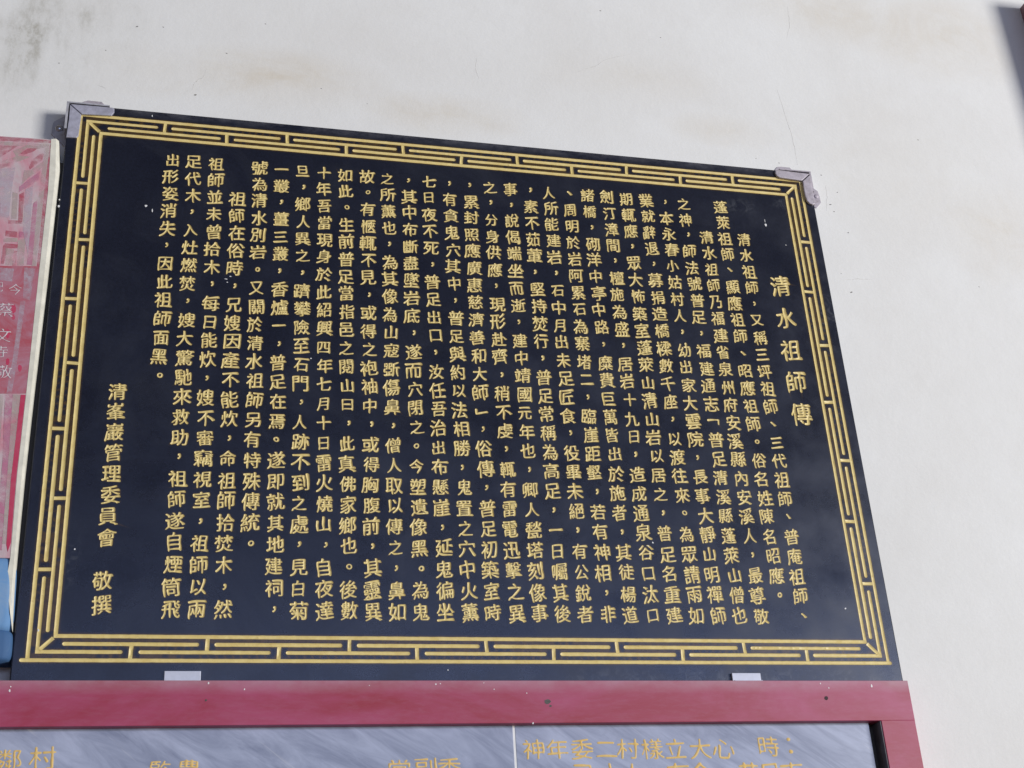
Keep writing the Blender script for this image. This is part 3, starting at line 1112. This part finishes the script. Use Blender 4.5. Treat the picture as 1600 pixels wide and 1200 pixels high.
def raised(name, chars, y, mat, parent, half_k=0.035, lift=0.0006, **kw):
    for ch, px, py, wpx in chars:
        acc = Acc()
        x, z = at(px, py, y)
        xr, _ = at(px + wpx, py, y)
        em = (xr - x)
        cs = glyph_at(ch, x, z, em, **kw)
        cut(None, cs, em * half_k, None, acc, slope=-0.5, y0=y - 0.0001)
        link(name, acc.v, acc.f, mat, parent, smooth=True)


KW = dict(sx=1.0, sz=0.88, weight=0.006, slant=0.02, style='lishu')
raised('carved_character', (('鄰', 14, 1187, 42), ('村', 67, 1184, 46), ('監', 250, 1203, 37), ('農', 295, 1203, 40),
                            ('常', 624, 1203, 40), ('副', 665, 1200, 40), ('委', 703, 1201, 40)), YM, M['brass'], pa, **KW)
row1 = [(c, x, 1170.5 - (x - 835) * 0.003, 37) for c, x in zip('神年委二村樣立大心', (834, 871.5, 909, 947, 981, 1019, 1055, 1094, 1130))]
row1 += [('時', 1200, 1166, 36), ('：', 1234, 1165, 40)]
row2 = [(c, x, 1209.5 - (x - 905) * 0.003, 40) for c, x in zip('己小人有合巷且南', (911, 954, 988, 1060, 1095, 1170, 1204, 1238))]
raised('carved_character', row1 + row2, YM, M['brass'], pb, **KW)
adopt(tablet)

# ------------------------------------------------------------------ clips holding the foot of the plaque
for pts, lab in ((((257, 1048.3), (314, 1048.8), (314.4, 1066.5), (256.8, 1065.8)), 'small pale metal clip at the foot of the plaque, below its signature end'),
                 (((1143.5, 1051.5), (1188, 1051), (1191, 1066.8), (1144.5, 1067)), 'small pale metal clip at the foot of the plaque, below its title end')):
    P = px_poly(pts, -0.004)
    x0, x1 = P[0][0], P[1][0]
    z1 = P[0][1]
    cl = thing('support_clip', lab, 'clip', ((x0 + x1) / 2, -0.004, FZ1), 'clips at the foot of the plaque')
    link('upright', *poly_prism(rect(x0, FZ1 - 0.0002, x1, z1), -0.004, -0.0001, 0.0005), M['clip'], cl)
    link('foot', *poly_prism(rect(x0 + 0.0003, FZ1 - 0.0001, x1 - 0.0003, FZ1 + 0.0012), -0.0095, -0.0035, 0.0003), M['clip'], cl)
    adopt(cl)

# ------------------------------------------------------------------ painted panel on the left
YP = -0.010
panel = thing('painted_panel', 'faded pink and red painted plaster panel with cream edge and written dedication', 'painted panel', (-0.2, Y_WALL, 0.0))


_lay = [0]


def on_panel(name, pts, mat, dy=0.0006, parent=None, bev=0.0):
    _lay[0] += 1
    v, f = poly_prism(px_poly(pts, YP), YP - 0.00005 - 0.00001 * _lay[0], YP + 0.0005, bev)
    return link(name, v, f, mat, parent or panel)


edge_px = ((84.5, 222), (75, 300), (60.5, 430), (41, 615), (27, 740), (18, 850), (16, 872))
body = list(edge_px) + [(-260, 880), (-260, 205), (0, 212.5), (72, 217), (81, 218.5)]
bp_ = [(max(x, -0.35) if i not in (7, 8) else -0.35, z) for i, (x, z) in enumerate(px_poly(body, YP))]
bp_[7] = (-0.35, bp_[6][1])
bp_[8] = (-0.35, bp_[9][1])
v, f = poly_prism(bp_, YP, Y_WALL + 0.001, 0.0006)
board = link('board', v, f, M['panel'], panel)
# cream edge, rounded over towards the gap
inner = [at(a, b_, YP) for a, b_ in ((80, 217.5),) + edge_px[1:] + ((10, 905), (2, 940))]
outr = [at(a, b_, YP + 0.004) for a, b_ in ((92, 219), (93, 262), (74.5, 430), (52.5, 615), (38.5, 740), (28, 850), (24.5, 890), (19, 985))]
n = len(inner)
mid = []
V, Fc = [], []
for (a, c_) in zip(inner, outr):
    V += [(a[0], YP - 0.0004, a[1]), (a[0] * .35 + c_[0] * .65, YP - 0.0002, a[1] * .35 + c_[1] * .65), (c_[0], YP + 0.006, c_[1]), (c_[0], Y_WALL + 0.001, c_[1])]
for i in range(n - 1):
    for k in range(3):
        a = i * 4 + k
        Fc.append((a, a + 4, a + 5, a + 1))
Fc.append((0, 1, 2, 3))
Fc.append(tuple((n - 1) * 4 + k for k in (3, 2, 1, 0)))
link('edge_moulding', V, Fc, M['cream'], panel)
# added black strip for the shade in the gap against the plaque
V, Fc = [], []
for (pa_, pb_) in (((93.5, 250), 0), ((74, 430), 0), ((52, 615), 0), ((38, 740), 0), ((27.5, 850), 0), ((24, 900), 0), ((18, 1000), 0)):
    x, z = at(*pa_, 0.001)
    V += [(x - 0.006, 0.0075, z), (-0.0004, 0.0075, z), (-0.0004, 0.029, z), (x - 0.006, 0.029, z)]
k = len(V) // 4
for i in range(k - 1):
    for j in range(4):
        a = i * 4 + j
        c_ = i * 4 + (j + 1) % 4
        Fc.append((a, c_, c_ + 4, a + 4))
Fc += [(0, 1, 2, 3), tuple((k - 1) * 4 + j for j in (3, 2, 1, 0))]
link('gap_shade_strip', V, Fc, M['black'], panel)

# the painting: raised bands of coloured wash
on_panel('red_border', ((-60, 209), (0, 213.2), (82, 219.5), (84, 224), (0, 220), (-60, 217)), M['rose'], 0.0007)
on_panel('red_border', ((84.4, 224), (74.5, 300), (60, 430), (57, 418), (69, 300), (78, 226)), M['rose'], 0.0008)
on_panel('beige_band', ((-60, 218), (0, 221), (77, 226), (76, 231), (0, 226), (-60, 223)), M['beige'], 0.0005)
on_panel('beige_band', ((77, 231), (69, 300), (56, 416), (49, 416), (61, 300), (70, 232)), M['beige'], 0.0006)
for pts in (((0, 227), (28, 228), (14, 237), (0, 246)), ((31, 240), (44, 232), (60, 230.5), (52, 237), (38, 241.5)),
            ((45, 262), (50, 250), (62, 241), (69, 239.5), (66, 250), (56, 257), (47, 265)), ((0, 257), (22, 252), (15, 259), (0, 264)),
            ((30, 304), (38, 300), (35, 350), (28, 350)), ((13, 344), (34, 345), (33, 350), (13, 349.5)), ((9, 360), (27, 362), (26, 371), (8, 369)),
            ((5, 384), (8, 380), (28, 382), (27, 388), (12, 388), (6, 412), (1, 412)), ((22, 392), (27, 392), (24, 416), (19, 416)), ((-20, 300), (2, 318), (0, 330), (-20, 340))):
    on_panel('rose_motif', pts, M['rose'], 0.0009)
for pts in (((20, 236), (42, 227), (70, 230), (60, 233), (42, 231), (26, 245)), ((3, 252), (30, 243), (48, 245), (30, 252), (2, 256)),
            ((38, 266), (48, 266), (68, 252), (66, 262), (44, 278), (34, 288)), ((9, 388), (22, 390), (20, 414), (9, 414)),
            ((28, 376), (40, 372), (37, 415), (27, 415)), ((6, 372), (28, 372), (27, 378), (5, 378)), ((20, 300), (28, 302), (26, 342), (18, 342))):
    on_panel('beige_motif', pts, M['beige'], 0.0010)
for pts in (((30, 292), (62, 268), (60, 282), (30, 300)), ((52, 318), (59, 312), (50, 414), (42, 414)), ((30, 362), (44, 362), (42, 371), (30, 371))):
    on_panel('pink_motif', pts, M['pink'], 0.0008)
for pts in (((0, 264), (24, 262), (18, 300), (14, 340), (0, 340)), ((40, 296), (52, 290), (44, 400), (36, 360))):
    on_panel('lilac_motif', pts, M['lilac'], 0.0004)
on_panel('mauve_field', ((-190, 414), (57.5, 416), (60, 432), (40.5, 615), (-205, 616)), M['mauve'], 0.0011)
for pts in (((0, 418), (22, 420), (19, 440), (0, 438)), ((38, 418), (55, 420), (47, 470), (36, 466)), ((14, 590), (20, 560), (32, 470), (40, 470), (26, 570), (18, 616), (10, 616))):
    on_panel('lilac_motif', pts, M['lilac'], 0.0013)
for x, y, s in ((21, 482, 5), (12, 521, 5), (31, 575, 4), (12, 566, 4), (21, 496, 3)):
    on_panel('rose_motif', [(x + s * math.cos(a) * random.uniform(.6, 1), y + 1.8 * s * math.sin(a) * random.uniform(.6, 1)) for a in np.linspace(0, 5.6, 8)], M['crimson'], 0.0014)
for pts, m in ((((-30, 617), (5, 617), (-8, 850), (-60, 850)), 'beige'), (((8, 616), (20, 616), (13, 720), (3, 860), (-8, 860), (4, 720)), 'pink'),
               (((20, 616), (32, 617), (22, 720), (10, 850), (3, 850), (13, 720)), 'beige')):
    on_panel('vertical_stripe', pts, M[m], 0.0008)
on_panel('vertical_stripe', ((32.5, 617), (40, 617), (26, 740), (17, 848), (12, 862), (10, 850), (17, 750)), M['crimson'], 0.0010)
raised('painted_character', (('今', 24, 452, 23), ('紀', -5, 448, 22), ('蔡', 8, 484, 28), ('文', 4, 524, 28), ('寺', 1, 549, 24), ('敬', 6, 581, 27)),
       YP - 0.0006, M['chalk'], panel, weight=-0.016, slant=0.1)
# painted blue base moulding: two bulging rolls
for (a, b_, m, bulge, nm) in ((872, 985, 'blue', 0.008, 'blue_moulding'), (984, 1031, 'navy', 0.005, 'blue_moulding')):
    V, Fc = [], []
    K = 12
    for i in range(K + 1):
        t = i / K
        py = a + (b_ - a) * t
        px = 26.5 - (py - 872) * 0.058 - 4.5 * (2 * t - 1) ** 6
        xr, zc = at(px, py, YP + 0.004)
        q = math.sin(math.pi * (0.08 + 0.84 * t)) ** 0.5
        yy = YP + 0.006 - bulge * q
        V += [(-0.35, yy, zc), (xr - 0.010, yy, zc), (xr - 0.003, yy + 0.003, zc), (xr, yy + 0.010, zc), (xr, Y_WALL + 0.001, zc)]
    for i in range(K):
        for k in range(4):
            q = i * 5 + k
            Fc.append((q + 1, q, q + 5, q + 6))
    Fc += [(0, 1, 2, 3, 4), tuple(K * 5 + k for k in (4, 3, 2, 1, 0))]
    link(nm, V, Fc, M[m], panel, smooth=True)
adopt(panel)

# ------------------------------------------------------------------ red board at the upper right
YB = -0.035
xl = at(1589.6, 0, Y_WALL)[0]
post = thing('hanging_board', 'dark red painted wooden board edge casting a shadow on the wall', 'board', (xl + 0.06, Y_WALL, 0.5))
link('board_body', *poly_prism(rect(xl, 0.5, xl + 0.12, 1.335), YB, Y_WALL + 0.001, 0.004), M['post'], post)
link('board_face', *poly_prism(rect(xl + 0.016, 0.516, xl + 0.104, 1.319), YB - 0.0012, YB + 0.002, 0.001), M['post'], post)
adopt(post)

bpy.data.objects.remove(_to)
bpy.data.curves.remove(_tc)
